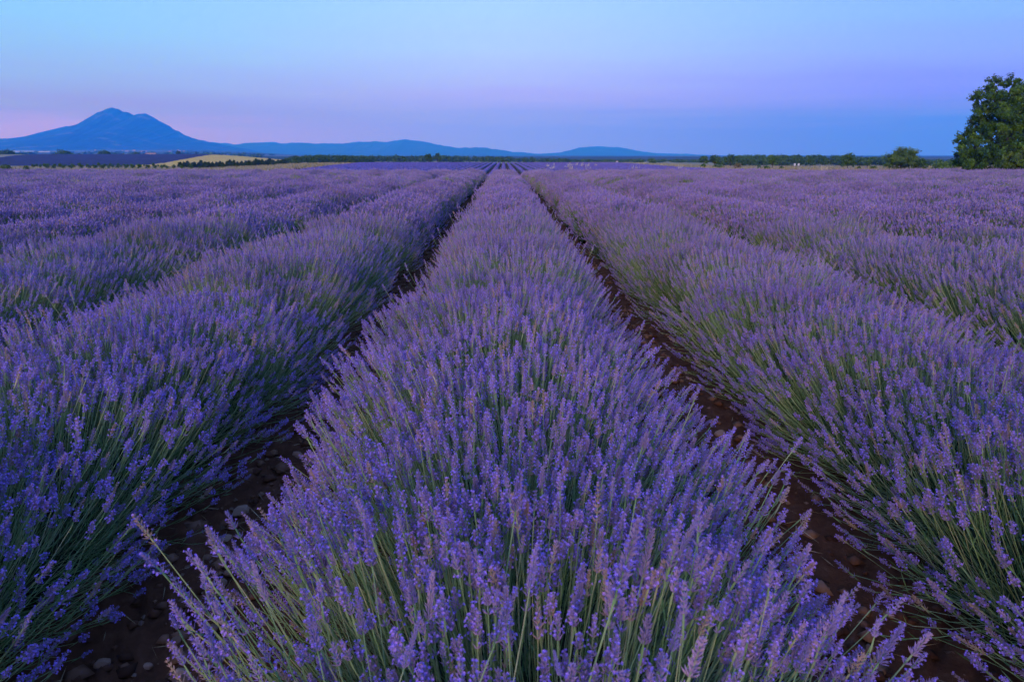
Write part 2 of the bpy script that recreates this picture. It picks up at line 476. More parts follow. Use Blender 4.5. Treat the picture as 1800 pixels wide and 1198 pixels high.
def spike_template(level, long=False):
    """a flower spike standing on the origin; returns verts, faces, material per face, own shade per vertex"""
    m = Mesh()
    L = rng.uniform(.030, .052)
    if long: L = rng.uniform(.075, .10)
    if level <= 2:
        nw = 15 if long else {0: 8, 1: 6, 2: 5}[level]
        per = {0: 9, 1: 6, 2: 4}[level]
        zs = np.linspace(.004, L * .93, nw)
        if rng.random() < .55:
            zs = np.concatenate([[-rng.uniform(.009, .017)], zs])
        bloom = rng.choice([.03, .10, .18, .26, .38])
        for wi, z in enumerate(zs):
            t = max(z, 0) / L
            r_ = (.0070 if long else .0060) * (1.05 - .55 * t ** 2.2) * (1.15 if t < .2 else 1)
            a0 = rng.random() * 6.28
            for k in range(per):
                a = a0 + (k + rng.uniform(-.25, .25)) * 2 * math.pi / per
                el = R(rng.uniform(32, 62) + 15 * t)
                d = np.array([math.cos(a) * math.cos(el), math.sin(a) * math.cos(el), math.sin(el)])
                b = np.array([0, 0, z]) + d * .0012
                ln = r_ * rng.uniform(1.5, 1.95)
                v, f = spindle(b, d, ln, {0: .0012, 1: .0015, 2: .0022}[level], 3, .6, level == 0)
                if level > 0: v[1:4] -= d * ln * .45
                m.add(v, f, 0, rng.random())
                if rng.random() < bloom * (1.25 - .6 * t) * {0: 1, 1: 1.05, 2: 1.1}[level]:
                    v, f = corolla(b + d * ln * 1.02, d + np.array([0, 0, .15]), {0: .0047, 1: .0052, 2: .0062}[level], {0: 5, 1: 4, 2: 3}[level], level == 0)
                    m.add(v, f, 1, rng.random())
        v, f = spindle(np.array([0, 0, -.03]), np.array([0, 0, 1.0]), L + .03, .0018, 3, .3)
        m.add(v, f, 2, .5)
    elif level == 3:
        zs = np.linspace(0, L, 6); rr = [.003, .0098, .0056, .009, .005, .002]
        v = []
        for z, r_ in zip(zs, rr):
            a0 = rng.random() * 6.28
            for k in range(3):
                v.append((r_ * math.cos(a0 + k * 2.094) * rng.uniform(.8, 1.2), r_ * math.sin(a0 + k * 2.094), z + rng.uniform(-.003, .003)))
        f, mt = [], []
        for i in range(5):
            for k in range(3):
                j = (k + 1) % 3
                f += [(i * 3 + k, i * 3 + j, i * 3 + 3 + j), (i * 3 + k, i * 3 + 3 + j, i * 3 + 3 + k)]
                mt += [0, 0] if rng.random() < .86 else [1, 0]
        m.add(v, f, mt, rng.random(18))
        for k in range(3):
            a = rng.random() * 6.28
            v, f = corolla(np.array([.008 * math.cos(a), .008 * math.sin(a), rng.uniform(0, L)]), np.array([math.cos(a), math.sin(a), .6]), .0085, 2, False)
            m.add(v, f, 1, rng.random())
    else:
        v, f = spindle(np.array([0, 0, 0.0]), np.array([0, 0, 1.0]), L * 1.05, .0082, 3, .4)
        m.add(v, f, 0, rng.random(len(v)))
        for k in range(2):
            a = rng.random() * 6.28
            v, f = corolla(np.array([.008 * math.cos(a), .008 * math.sin(a), rng.uniform(.1, .9) * L]), np.array([math.cos(a), math.sin(a), .6]), .0125, 1, False)
            m.add(v, f, 1, rng.random())
    return np.concatenate(m.v), np.concatenate(m.f), np.concatenate(m.m), np.concatenate(m.r)

LONG_SPIKES = [spike_template(0, True) for _ in range(4)]
SPIKES = {lv: [spike_template(lv) for _ in range(n)] for lv, n in ((0, 12), (1, 12), (2, 10), (3, 8), (4, 8))}

DOME_A, DOME_B = .67, .485     # half width and height of the flower dome

_p = np.linspace(-R(86), R(86), 400)
_x = DOME_A * np.sign(_p) * np.abs(np.sin(_p)) ** .95; _z = DOME_B * np.cos(_p) ** .86
ARC_S = np.concatenate([[0], np.cumsum(np.hypot(np.diff(_x), np.diff(_z)))]); ARC_S = ARC_S / ARC_S[-1] * 2 - 1
ARC_PHI = _p

def stem_set(n, length, seed, flank=1.0, up=.66, crown=.50):
    """where n stems of a plant (or a run of plants) start, bend and end, and which way their spikes point"""
    r = np.random.default_rng(seed)
    phi = np.clip(r.uniform(-1, 1, n) + r.normal(0, .05, n), -1.03, 1.03)
    phi = np.where(r.random(n) < crown, phi * .60, phi)          # flowers crowd on the crown, stems show on the sides
    phi = np.interp(phi * flank, ARC_S, ARC_PHI)
    y = r.uniform(-length / 2, length / 2, n)
    lump = 1 + .07 * np.sin(phi * 3 + seed) * np.cos(y / length * 5 + seed * 2) + .05 * np.cos(phi * 7 + seed * 3)
    q = lump * (1 + r.normal(0, .040, n)) * (1.04 - .13 * np.clip(np.abs(y) * 2 / .5, 0, 1) ** 2 * (length < 1))
    deep = r.random(n) < .13
    q = np.where(deep, q * r.uniform(.72, .9, n), q)
    tall = (r.random(n) < .04) & (np.abs(phi) < R(40))
    q = np.where(tall, q * r.uniform(1.06, 1.2, n), q)
    tip = np.stack([DOME_A * np.sign(phi) * np.abs(np.sin(phi)) ** .95 * q * (1 - .17 * smooth((np.abs(phi) - R(46)) / R(38))), y + r.normal(0, .05, n), np.maximum(DOME_B * np.cos(phi) ** .86 * q + .02, .03 + .05 * r.random(n))], 1)
    base = np.stack([.45 * tip[:, 0] + r.normal(0, .04, n), y * .7 + r.normal(0, .03, n), r.uniform(.02, .08, n)], 1)
    # stems lean out from the crown of the plant and turn up towards their tips
    psi = phi * up + r.normal(0, .10, n)
    d = np.stack([np.sin(psi), r.normal(0, .16, n), np.cos(psi)], 1)
    d /= np.linalg.norm(d, axis=1, keepdims=True)
    ln = np.linalg.norm(tip - base, axis=1, keepdims=True)
    mid = tip - d * ln * r.uniform(.35, .6, (n, 1))
    mid[:, 2] = np.maximum(mid[:, 2], .02 + .25 * tip[:, 2])
    return base, mid, tip, d, r

def add_tubes(m, pts, rad0, rad1, mat, rnd, sides=3):
    """pts (n,k,3): n thin stems of k points"""
    n, k, _ = pts.shape
    tan = pts[:, -1] - pts[:, 0]
    F = frames(tan, np.zeros(n))
    a = np.arange(sides) * 2 * math.pi / sides
    ring = (np.cos(a)[None, :, None] * F[:, None, :, 0] + np.sin(a)[None, :, None] * F[:, None, :, 1])   # n,sides,3
    rr = np.linspace(rad0, rad1, k)
    v = pts[:, :, None, :] + ring[:, None] * rr[None, :, None, None]
    base = (np.arange(n) * k * sides)[:, None]
    f = []
    for i in range(k - 1):
        for s_ in range(sides):
            t = (s_ + 1) % sides
            a_, b_, c_, d_ = i * sides + s_, i * sides + t, (i + 1) * sides + t, (i + 1) * sides + s_
            f += [(a_, b_, c_), (a_, c_, d_)]
    f = np.array(f)[None] + base[:, :, None]
    m.add(v.reshape(-1, 3), f.reshape(-1, 3), mat, np.repeat(rnd, k * sides))

def add_ribbons(m, a, b, width, mat, rnd):
    """thin leaves from a to b"""
    n = len(a); d = b - a
    w = np.cross(d, np.random.default_rng(n).normal(0, 1, (n, 3))); w /= np.linalg.norm(w, axis=1, keepdims=True) + 1e-9
    w *= width if np.isscalar(width) else width[:, None]
    c = (a + b) / 2 + w * .15
    v = np.stack([a, c - w, c + w, b], 1).reshape(-1, 3)
    f = np.array([(0, 1, 2), (1, 3, 2)])[None] + (np.arange(n) * 4)[:, None, None]
    m.add(v, f.reshape(-1, 3), mat, np.repeat(rnd, 4))

def add_spikes(m, level, tip, d, r, scale=1.0):
    n = len(tip)
    F = frames(d, r.uniform(0, 6.28, n))
    sc_ = r.uniform(.72, 1.06, n) * scale
    shade = np.where(r.random(n) < .09, 1.2, np.clip(r.normal(.43, .24, n), 0, 1))     # some heads have faded brown
    pick = r.integers(0, len(SPIKES[level]), n)
    for t, (v, f, mt, own) in enumerate(SPIKES[level]):
        idx = np.nonzero(pick == t)[0]
        if not len(idx): continue
        vv = np.einsum('nij,vj->nvi', F[idx] * sc_[idx][:, None, None], v) + tip[idx][:, None]
        ff = f[None] + (np.arange(len(idx)) * len(v))[:, None, None]
        rr = np.clip(shade[idx][:, None] + (own[None] - .5) * .5, 0, 1)
        m.add(vv.reshape(-1, 3), ff.reshape(-1, 3), np.tile(mt, len(idx)), rr.ravel())

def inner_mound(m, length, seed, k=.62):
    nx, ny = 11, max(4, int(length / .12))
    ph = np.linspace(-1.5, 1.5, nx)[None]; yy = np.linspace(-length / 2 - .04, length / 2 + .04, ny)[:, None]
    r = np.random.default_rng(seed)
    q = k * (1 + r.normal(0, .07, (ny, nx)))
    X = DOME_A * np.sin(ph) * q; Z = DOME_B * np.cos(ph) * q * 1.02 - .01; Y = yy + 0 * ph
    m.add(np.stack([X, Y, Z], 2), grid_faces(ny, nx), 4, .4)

def plant_meshes(level, count, length, seed, n_leaf, scale=1.0):
    """(foliage mesh, flower mesh) of one lavender plant or run of plants"""
    base, mid, tip, d, r = stem_set(count, length, seed, {1: 1, 2: .99, 3: .96, 4: .94}[level], {1: .66, 2: .63, 3: .60, 4: .56}[level], {1: .50, 2: .58, 3: .64, 4: .66}[level])
    fo, fl = Mesh(), Mesh()
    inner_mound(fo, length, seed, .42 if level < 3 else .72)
    k = {1: 4, 2: 3, 3: 3, 4: 2}[level]
    ts = np.linspace(0, 1, k)[None, :, None]
    if level == 4: ts = np.array([.45, 1.0])[None, :, None]
    end = tip - d * .004
    pts = (1 - ts) ** 2 * base[:, None] + 2 * ts * (1 - ts) * mid[:, None] + ts ** 2 * end[:, None]
    rs = r.random(count)
    add_tubes(fo, pts, {1: .0011, 2: .0012, 3: .0015, 4: .0024}[level], {1: .0008, 2: .0009, 3: .0012, 4: .002}[level], 2, rs)
    # flowerless shoots and narrow leaves filling the inside
    if n_leaf:
        bi = r.integers(0, count, n_leaf)
        t = r.uniform(.05, .74, n_leaf)[:, None]
        a = (1 - t) ** 2 * base[bi] + 2 * t * (1 - t) * mid[bi] + t ** 2 * tip[bi] + r.normal(0, .012, (n_leaf, 3))
        dd = d[bi] + r.normal(0, .33, (n_leaf, 3)); dd /= np.linalg.norm(dd, axis=1, keepdims=True)
        ln = r.uniform(.03, .085, n_leaf)[:, None] * (1.3 if level >= 3 else 1)
        add_ribbons(fo, a, a + dd * ln, {1: .0016, 2: .002, 3: .003, 4: .005}[level], 3, r.random(n_leaf))
    add_spikes(fl, level, tip, d, r, scale)
    return fo, fl

def merge(fo, fl):
    for q in range(len(fl.v)):
        fo.v.append(fl.v[q]); fo.f.append(fl.f[q] + fo.n); fo.m.append(fl.m[q]); fo.r.append(fl.r[q])
    fo.n += fl.n
    return fo

NVAR = 5
PL = {}
for v in range(NVAR):
    fo, fl = plant_meshes(1, 880, .5, 100 + v, 3000)
    PL[1, v] = (fo.data('lavender_foliage', LAV), fl.data('lavender_flowers', LAV))
    fo, fl = plant_meshes(2, 900, .5, 200 + v, 1600)
    PL[2, v] = (merge(fo, fl).data('lavender_plant', LAV), None)
    fo, fl = plant_meshes(3, 860, .5, 300 + v, 700, 1.0)
    PL[3, v] = (merge(fo, fl).data('lavender_plant', LAV), None)
    fo, fl = plant_meshes(4, 2500, 1.5, 400 + v, 1000, 1.0)
    PL[4, v] = (merge(fo, fl).data('lavender_plants', LAV), None)

# single flower stems (spike, lower whorl and bare stalk), the ones nearest the viewer
STEMS = []
for t in range(16):
    m = Mesh()
    v, f, mt, own = (SPIKES[0] + LONG_SPIKES)[t]
    bend = .03
    shade = float(np.clip(rng.normal(.5, .28), 0, 1))
    m.add(v, f, mt, np.clip(shade + (own - .5) * .5, 0, 1))
    ts = np.linspace(0, 1, 6)
    pts = np.stack([bend * (1 - ts) ** 2 * .5, 0 * ts, -.40 * (1 - ts)], 1)[None]
    add_tubes(m, pts, .0014, .0010, 2, np.array([rng.random()]), 5)
    STEMS.append(m.data('flower_stem', LAV))

# ------------------------------------------------------------------ the lavender rows
SPACING, ROW_SHIFT = 1.5, .035
ORD = ('first second third fourth fifth sixth seventh eighth ninth tenth eleventh twelfth thirteenth fourteenth fifteenth sixteenth seventeenth '
       'eighteenth nineteenth twentieth').split()
def ordinal(n):
    if n <= 20: return ORD[n - 1]
    return {2: 'twenty', 3: 'thirty'}[n // 10] + ('-' + ORD[n % 10 - 1] if n % 10 else '') if n % 10 else {20: 'twentieth', 30: 'thirtieth'}[n]

M_ROWFAR = attr_mat('lavender_row_far', [(0, (.06, .085, .06)), (.35, (.13, .09, .21)), (.7, (.20, .13, .34)), (1, (.27, .18, .46))], .85, 0, vary=.1)

def far_row(x, y0, y1, seed):
    r = np.random.default_rng(seed)
    m = Mesh()
    ys = np.arange(y0, y1 + .1, 1.4)
    n = len(ys)
    wob = r.normal(0, .04, n)
    cx = np.array([-.46, -.43, -.2, .2, .43, .46]); cz = np.array([.0, .28, .46, .46, .28, .0])
    X = x + wob[:, None] + cx[None] * (1 + r.normal(0, .06, (n, 6)))
    Z = cz[None] * (1 + r.normal(0, .12, (n, 6)))
    Y = np.repeat(ys[:, None], 6, 1) + r.normal(0, .1, (n, 6))
    Z = Z + gz(X, Y) - .01
    sh = np.clip(np.array([.02, .10, .72, .72, .10, .02])[None] + r.normal(0, .10, (n, 6)), 0, 1)   # leafy sides, flowers on the crown
    m.add(np.stack([X, Y, Z], 2), grid_faces(n, 6), 0, sh.ravel())
    k = int((y1 - y0) * 6)
    ty = r.uniform(y0, y1, k); ph = r.uniform(-.55, .55, k)
    tx = x + .36 * np.sin(ph); tz = .44 * np.cos(ph) + gz(tx, ty)
    a = np.stack([tx, ty, tz], 1)
    d = np.stack([np.sin(ph) * .5, r.normal(0, .2, k), np.ones(k)], 1) * r.uniform(.07, .13, k)[:, None]
    add_ribbons(m, a - d * .3, a + d, .03, 0, np.clip(r.normal(.6, .2, k), 0, 1))
    return m

rr = random.Random(4)
heroes = []
i_lo, i_hi = -34, 26
for i in sorted(range(i_lo, i_hi + 1), key=abs):
    x = i * SPACING + ROW_SHIFT
    if i == 0:
        label = 'middle lavender row running straight away from the viewpoint'
    else:
        where = 'on the mountain side' if i < 0 else 'on the big oak side'
        label = '%s lavender row out from the middle row, %s' % (ordinal(abs(i)), where)
    row = link('lavender_row', None, None, (x, 0, 0), label=label, category='lavender row', group='parallel rows of the lavender field')
    rs = random.Random(900 + i)
    y_in = max(-.75, (abs(x) - 3.2) / .80)
    if x < -34: y_in = max(y_in, 105 + (-34 - x) * 8.6)
    y = y_in if y_in > -.7 else -.75 + rs.uniform(0, .1)
    while y < 40 and y_in < 38:
        dist = math.hypot(x, y)
        if dist < 16.5:
            lv = 1 if dist < 3.4 else 2 if dist < 7.5 else 3
            L = .5
        else:
            lv, L = 4, 1.5
        step = (.46 if L < 1 else 1.42) * rs.uniform(.94, 1.06)
        v = rs.randrange(NVAR)
        fo, fl = PL[lv, v]
        px_, py_ = rs.uniform(-.05, .05), y + L / 2
        p = link('lavender_plant', fo, row, (px_, py_, float(gz(x, py_))))
        p.rotation_euler = (0, 0, rs.choice((0, math.pi)) + rs.uniform(-.12, .12))
        big = rs.uniform(.90, 1.09)
        p.scale = (rs.choice((-1, 1)) * rs.uniform(.95, 1.05) * (1 if lv < 3 else .93), 1.05, big)
        if fl is not None:
            link('flower_spikes', fl, p, kind='stuff')
        if lv == 1 and abs(i) <= 1: heroes.append((i, p, py_))
        y += step
    y0 = max(40.2, y_in)
    if y0 < 256:
        if y_in < 38: y0 = y + .1
        fr = far_row(0, y0, 261, 700 + i)
        # heights were taken at x = 0; move them to this row's own ground
        for q in fr.v:
            q[:, 2] += gz(q[:, 0] + x, q[:, 1]) - gz(q[:, 0], q[:, 1])
        link('lavender_plants', fr.data('lavender_row_far', M_ROWFAR), row, kind='stuff')

# stems that can be picked out one by one
bpy.context.view_layer.update()
hs = np.random.default_rng(77)
def put_stem(plant, tip, d, scale, t):
    """one flower stem, in the plant's own coordinates"""
    zl = np.asarray(d, float); zl = zl / np.linalg.norm(zl)
    F = frames(zl[None], np.array([hs.uniform(0, 6.28)]))[0]
    M = Matrix([[*F[0], tip[0]], [*F[1], tip[1]], [*F[2], tip[2]], [0, 0, 0, 1]]) @ Matrix.Scale(scale, 4)
    o = link('flower_stem', STEMS[t % len(STEMS)], plant)
    o.matrix_world = Matrix(M)
    return o
for row_i, quota in ((0, 290), (-1, 170), (1, 170)):
    ps = [h for h in heroes if h[0] == row_i]
    ps = [h for h in ps if (.35 < h[2] < 2.3 if row_i == 0 else .9 < h[2] < 2.9)]
    if not ps: continue
    each = quota // len(ps)
    for _, p, py_ in ps:
        base, mid, tip, d, r = stem_set(each, .5, int(1000 + row_i * 50 + py_ * 20))
        MW = p.matrix_world; RW = MW.to_3x3()
        par = p
        for k in range(each):
            w = Vector((tip[k][0] * 1.03 + row_i * SPACING + ROW_SHIFT, tip[k][1] * 1.05 + py_, tip[k][2] * 1.04 + .008))
            put_stem(p, w, d[k], float(hs.uniform(.74, 1.02) * (1.08 if row_i == 0 else .92)), int(hs.integers(0, 12)))

# the few tall spikes that stand up nearest the viewer
SPIKE_LEN = [float(t[0][:, 2].max()) for t in LONG_SPIKES]
row0 = [h for h in heroes if h[0] == 0]
for n_, (bx, by, tx, ty, y) in enumerate(((1078, 1062, 1128, 905, .72), (1128, 1020, 1150, 925, .80), (930, 1040, 944, 955, .74), (1012, 1085, 1026, 985, .78), (868, 1135, 905, 1030, .70), (752, 1095, 762, 1000, .80),
        (708, 1180, 735, 1090, .66), (905, 905, 918, 822, .95), (655, 1000, 640, 905, .85), (1190, 985, 1228, 905, .86), (985, 1190, 975, 1140, .62), (1330, 1130, 1362, 1060, .74), (560, 1150, 540, 1060, .72), (470, 1060, 440, 985, .86), (1450, 1120, 1490, 1040, .80), (1540, 1170, 1590, 1095, .78), (1400, 1185, 1435, 1105, .72), (1290, 1180, 1318, 1100, .70), (1180, 1150, 1200, 1065, .70), (390, 1170, 355, 1090, .80), (640, 1120, 626, 1030, .76))):
    a, b = at(bx, by, y), at(tx, ty, y + .03)
    par = min(row0, key=lambda h: abs(h[2] - a[1]))[1] if row0 else None
    if par: put_stem(par, a, b - a, float(np.linalg.norm(b - a) / SPIKE_LEN[n_ % 4]), 12 + n_ % 4)

# ------------------------------------------------------------------ stones and litter between the rows
M_STONE = attr_mat('field_stone', [(0, (.12, .06, .033)), (.5, (.22, .125, .075)), (1, (.34, .22, .145))], .9, vary=.7)
M_STRAW = attr_mat('straw', [(0, (.20, .15, .08)), (1, (.46, .36, .20))], .9)
def stone_mesh(seed):
    import bmesh
    bm = bmesh.new(); bmesh.ops.create_icosphere(bm, subdivisions=2, radius=1)
    r = np.random.default_rng(seed)
    ax = r.normal(0, 1, (7, 3)); ax /= np.linalg.norm(ax, axis=1, keepdims=True)
    for v in bm.verts:
        c = np.array(v.co)
        for a in ax:                       # chip flat faces off the lump
            t = c @ a
            if t > .62: c = c - a * (t - .62) * .85
        v.co = c * (1 + r.normal(0, .03))
    V = np.array([v.co for v in bm.verts]); F = np.array([[v.index for v in f.verts] for f in bm.faces]); bm.free()
    return V, F
SV = [stone_mesh(s) for s in range(6)]
SM = [Mesh().add(v, f, 0, np.full(len(v), .3 + .1 * k)).data('stone', M_STONE, False) for k, (v, f) in enumerate(SV)]
sr = np.random.default_rng(8)
for k in range(230):
    lane = sr.choice([-.5, .5, -.5, .5, -1.5, 1.5])
    y = .5 + 6.5 * sr.random() ** 1.5
    x = lane * SPACING + sr.normal(0, .09)
    s = sr.uniform(.008, .026) * (1.4 if sr.random() < .12 else 1)
    o = link('stone', SM[k % 6], ground, (x, y, float(gz(x, y)) + s * .3))
    o.scale = (s * sr.uniform(.8, 1.3), s, s * sr.uniform(.55, .85))
    o.rotation_euler = (sr.uniform(-.4, .4), sr.uniform(-.4, .4), sr.uniform(0, 6.28))
pm = Mesh()
n = 5200
lane = sr.choice([-.5, .5, -1.5, 1.5], n); py_ = .3 + 11 * sr.random(n) ** 1.4
pxs = lane * SPACING + sr.normal(0, .15, n); ss = sr.uniform(.003, .012, n)
octv = np.array([(1, 0, 0), (0, 1, 0), (-1, 0, 0), (0, -1, 0), (0, 0, .8), (0, 0, -.8)]); octf = np.array([(0, 1, 4), (1, 2, 4), (2, 3, 4), (3, 0, 4), (1, 0, 5), (2, 1, 5), (3, 2, 5), (0, 3, 5)])
an = sr.uniform(0, 6.28, n)
Rz = np.stack([np.stack([np.cos(an), -np.sin(an), 0 * an], 1), np.stack([np.sin(an), np.cos(an), 0 * an], 1), np.stack([0 * an, 0 * an, 0 * an + 1], 1)], 1)
vv = np.einsum('nij,vj->nvi', Rz * ss[:, None, None], octv) * sr.uniform(.75, 1.25, (n, 6, 3)) + np.stack([pxs, py_, gz(pxs, py_) + ss * .3], 1)[:, None]
pm.add(vv.reshape(-1, 3), (octf[None] + (np.arange(n) * 6)[:, None, None]).reshape(-1, 3), 0, np.repeat(sr.random(n), 6))
cm_ = Mesh(); n = 9000
lane = sr.choice([-.5, .5, -1.5, 1.5], n); y = .2 + 12 * sr.random(n) ** 1.4; x = lane * SPACING + sr.normal(0, .2, n); ss = sr.uniform(.006, .042, n) * sr.uniform(.4, 1, n)
an = sr.uniform(0, 6.28, n)
Rz2 = np.stack([np.stack([np.cos(an), -np.sin(an), 0 * an], 1), np.stack([np.sin(an), np.cos(an), 0 * an], 1), np.stack([0 * an, 0 * an, 0 * an + .7], 1)], 1)
vv2 = np.einsum('nij,vj->nvi', Rz2 * ss[:, None, None], octv) * sr.uniform(.6, 1.3, (n, 6, 3)) + np.stack([x, y, gz(x, y) + ss * .15], 1)[:, None]
cm_.add(vv2.reshape(-1, 3), (octf[None] + (np.arange(n) * 6)[:, None, None]).reshape(-1, 3), 0, np.repeat(sr.random(n), 6))
link('soil_clods', cm_.data('soil_clods', attr_mat('soil_clod', [(0, (.05, .02, .01)), (.5, (.14, .06, .03)), (1, (.28, .15, .085))], .95), True), ground, kind='stuff')
link('pebbles', pm.data('pebbles', M_STONE), ground, kind='stuff')
n = 3600
lane = sr.choice([-.5, .5, -1.5, 1.5], n); y = .3 + 8 * sr.random(n) ** 1.3
x = lane * SPACING + sr.normal(0, .2, n)
a = np.stack([x, y, gz(x, y) + sr.uniform(.004, .02, n)], 1); th = sr.uniform(0, 6.28, n); l = sr.uniform(.03, .12, n)
sm = Mesh(); add_ribbons(sm, a, a + np.stack([np.cos(th) * l, np.sin(th) * l, sr.normal(0, .01, n)], 1), .0013, 0, sr.random(n))
link('straw_litter', sm.data('straw_litter', M_STRAW), ground, kind='stuff')

# ------------------------------------------------------------------ trees
M_OAK = attr_mat('oak_leaves', [(0, (.022, .06, .008)), (.5, (.062, .135, .017)), (1, (.14, .24, .036))], .7, .15, vary=.3)
M_LIGHTLEAF = attr_mat('light_leaves', [(0, (.05, .105, .017)), (.5, (.115, .20, .033)), (1, (.20, .29, .06))], .7, .15, vary=.3)
M_PINE = attr_mat('conifer_needles', [(0, (.014, .036, .009)), (.5, (.03, .065, .015)), (1, (.055, .10, .024))], .75, vary=.3)
M_PALE = attr_mat('pale_shrub_leaves', [(0, (.10, .10, .05)), (1, (.24, .21, .12))], .8, vary=.2)
M_BARK = noise_mat('bark', [(.3, (.03, .022, .016)), (.7, (.09, .07, .05))], 6, bump=.5)

def leaf_cloud(m, lobes, density, size, r, mat=0):
    """leaves spread through the outer shell of each lobe; lobes: (centre, radius, squash)"""
    for c, rad_, sq in lobes:
        n = max(6, int(density * rad_ * rad_))
        d = r.normal(0, 1, (n, 3)); d /= np.linalg.norm(d, axis=1, keepdims=True)
        # twig clumps: pull leaves towards a few directions so that the lobe has tufts and gaps
        kc = max(5, int(9 + rad_ * 4)); cl = r.normal(0, 1, (kc, 3)); cl /= np.linalg.norm(cl, axis=1, keepdims=True)
        near_ = cl[np.argmax(d @ cl.T, axis=1)]
        d = d * .55 + near_ * .45; 
        q = rad_ * (r.uniform(.25, 1.0, n) ** .5) * (1 + .17 * r.normal(0, 1, n)) * (1 + .25 * (np.abs(r.normal(0, 1, kc))[np.argmax(d @ cl.T, axis=1)] - .6))
        p = np.asarray(c)[None] + d * q[:, None] * np.array([1, 1, sq])[None]
        s = size * r.uniform(.6, 1.35, n)
        nd = d + r.normal(0, .65, (n, 3))
        F = frames(nd, r.uniform(0, 6.28, n))
        quad = np.array([(-.5, 0, 0), (0, -.32, .06), (.55, 0, 0), (0, .32, .06)])
        v = np.einsum('nij,vj->nvi', F * s[:, None, None], quad) + p[:, None]
        f = np.array([(0, 1, 2), (0, 2, 3)])[None] + (np.arange(n) * 4)[:, None, None]
        tone = r.normal(0, .2, kc)
        sh = np.clip(r.normal(.45, .18, n) + r.normal(0, .08) + tone[np.argmax(d @ cl.T, axis=1)], 0, 1)
        m.add(v.reshape(-1, 3), f.reshape(-1, 3), mat, np.repeat(sh, 4))

def limb(m, a, b, r0, r1, r, k=5):
    ts = np.linspace(0, 1, k)[:, None]
    p = np.asarray(a)[None] * (1 - ts) + np.asarray(b)[None] * ts
    p[1:-1] += r.normal(0, np.linalg.norm(np.subtract(b, a)) * .04, (k - 2, 3))
    add_tubes(m, p[None], r0, r1, 0, np.array([.5]), 7)

def tree(name, loc, lobes, label, category, group, mat, density, size, seed, trunk_r, fork=.3):
    """lobes are relative to the foot of the tree"""
    r = np.random.default_rng(seed)
    root = link(name, None, None, tuple(float(q) for q in loc), label=label, category=category)
    if group: root['group'] = group
    top = np.mean([c for c, _, _ in lobes], axis=0)
    tm = Mesh()
    fk = np.array([top[0] * .3, top[1] * .3, max(.15, top[2] * fork)])
    limb(tm, (0, 0, -.15), fk, trunk_r, trunk_r * .75, r)
    for c, rad_, sq in lobes:
        limb(tm, fk, np.asarray(c) * .9 + fk * .1, trunk_r * .5, trunk_r * .12, r)
        for q in range(3):
            e = np.asarray(c) + r.normal(0, 1, 3) * rad_ * .55
            limb(tm, np.asarray(c) * .75 + fk * .25, e, trunk_r * .2, trunk_r * .05, r, 4)
    link('trunk', tm.data('trunk', M_BARK, True), root)
    cm = Mesh(); leaf_cloud(cm, lobes, density, size, r)
    link('crown', cm.data('crown', mat), root)
    return root

def round_lobes(w, h, seed, n=7, low=.35):
    """lobes filling a crown w wide and h high over its foot"""
    r = np.random.default_rng(seed); out = []
    for k in range(n):
        a = k * 2.4 + r.uniform(-.4, .4); q = w * .5 * r.uniform(.3, .62)
        zz = h * (low + (1 - low) * (k + .5) / n * .8)
        rad_ = w * r.uniform(.19, .27)
        q = q * (1 - .5 * (k / n))
        out.append(((math.cos(a) * q, math.sin(a) * q, min(zz, h - rad_ * .85)), rad_, .85))
    return out

# the big oak at the field's edge
OY = 103.0
foot = at(1792, 299, OY); foot[2] = gz(foot[0], foot[1])
OL = [(1698, 284, 17, 1), (1690, 268, 12, -3), (1694, 245, 13, 1), (1708, 258, 17, -2), (1716, 284, 18, -4), (1722, 172, 13, 1), (1729, 200, 17, -1), (1713, 215, 10, 2), (1722, 232, 18, 1),
      (1748, 150, 13, 0), (1750, 178, 17, -3), (1780, 148, 13, 2), (1770, 172, 20, 0), (1757, 212, 22, -4), (1748, 248, 22, -3), (1742, 280, 22, -5), (1785, 210, 24, -2),
      (1800, 172, 24, 1), (1782, 248, 22, 3), (1776, 284, 22, -6), (1816, 205, 28, -1), (1812, 262, 28, -7), (1835, 165, 26, 2), (1850, 215, 30, 0), (1845, 270, 30, -3), (1870, 190, 24, 2), (1880, 240, 26, 1), (1885, 285, 22, 0)]
lobes = []
for px, py, rp, dy in OL:
    c = at(px, py, OY + dy * .8); lobes.append((tuple(c - foot), rp * OY / FPX * 1.12, .95))
oak = tree('oak_tree', foot, lobes, 'huge dark green oak cut off by the picture edge', 'tree', None, M_OAK, 720, .28, 51, .55, .22)
dead = Mesh(); dr = np.random.default_rng(3)
for px, py, qx, qy in ((1755, 150, 1760, 132), (1760, 138, 1754, 132), (1710, 216, 1698, 205), (1706, 212, 1704, 203)):
    limb(dead, at(px, py, OY) - foot, at(qx, qy, OY) - foot, .05, .02, dr, 4)
link('dead_twigs', dead.data('dead_twigs', M_BARK), oak)
b = at(1786, 300, 97); b[2] = gz(b[0], b[1])
shr = [(tuple(at(px, py, 97) - b), rp * 97 / FPX, .9) for px, py, rp in ((1775, 280, 14), (1790, 268, 17), (1806, 280, 18), (1822, 270, 18), (1764, 290, 10))]
tree('bush', b, shr, 'lighter green bush at the foot of the huge oak', 'bush', None, M_LIGHTLEAF, 620, .3, 52, .12, .3)

def place_tree(name, px, base_py, w_px, h_px, y, label, category, group, mat, seed, leaf=.3, density=500, n=7, low=.35, trunk=.12):
    p = at(px, base_py, y); p[2] = gz(p[0], y)
    top = at(px, base_py - h_px, y)[2]
    w, h = w_px * y / FPX, max(top - p[2], h_px * y / FPX)
    return tree(name, p, round_lobes(w, h, seed, n, low), label, category, group, mat, density * .62, leaf * 1.15, seed, trunk * h / 4)

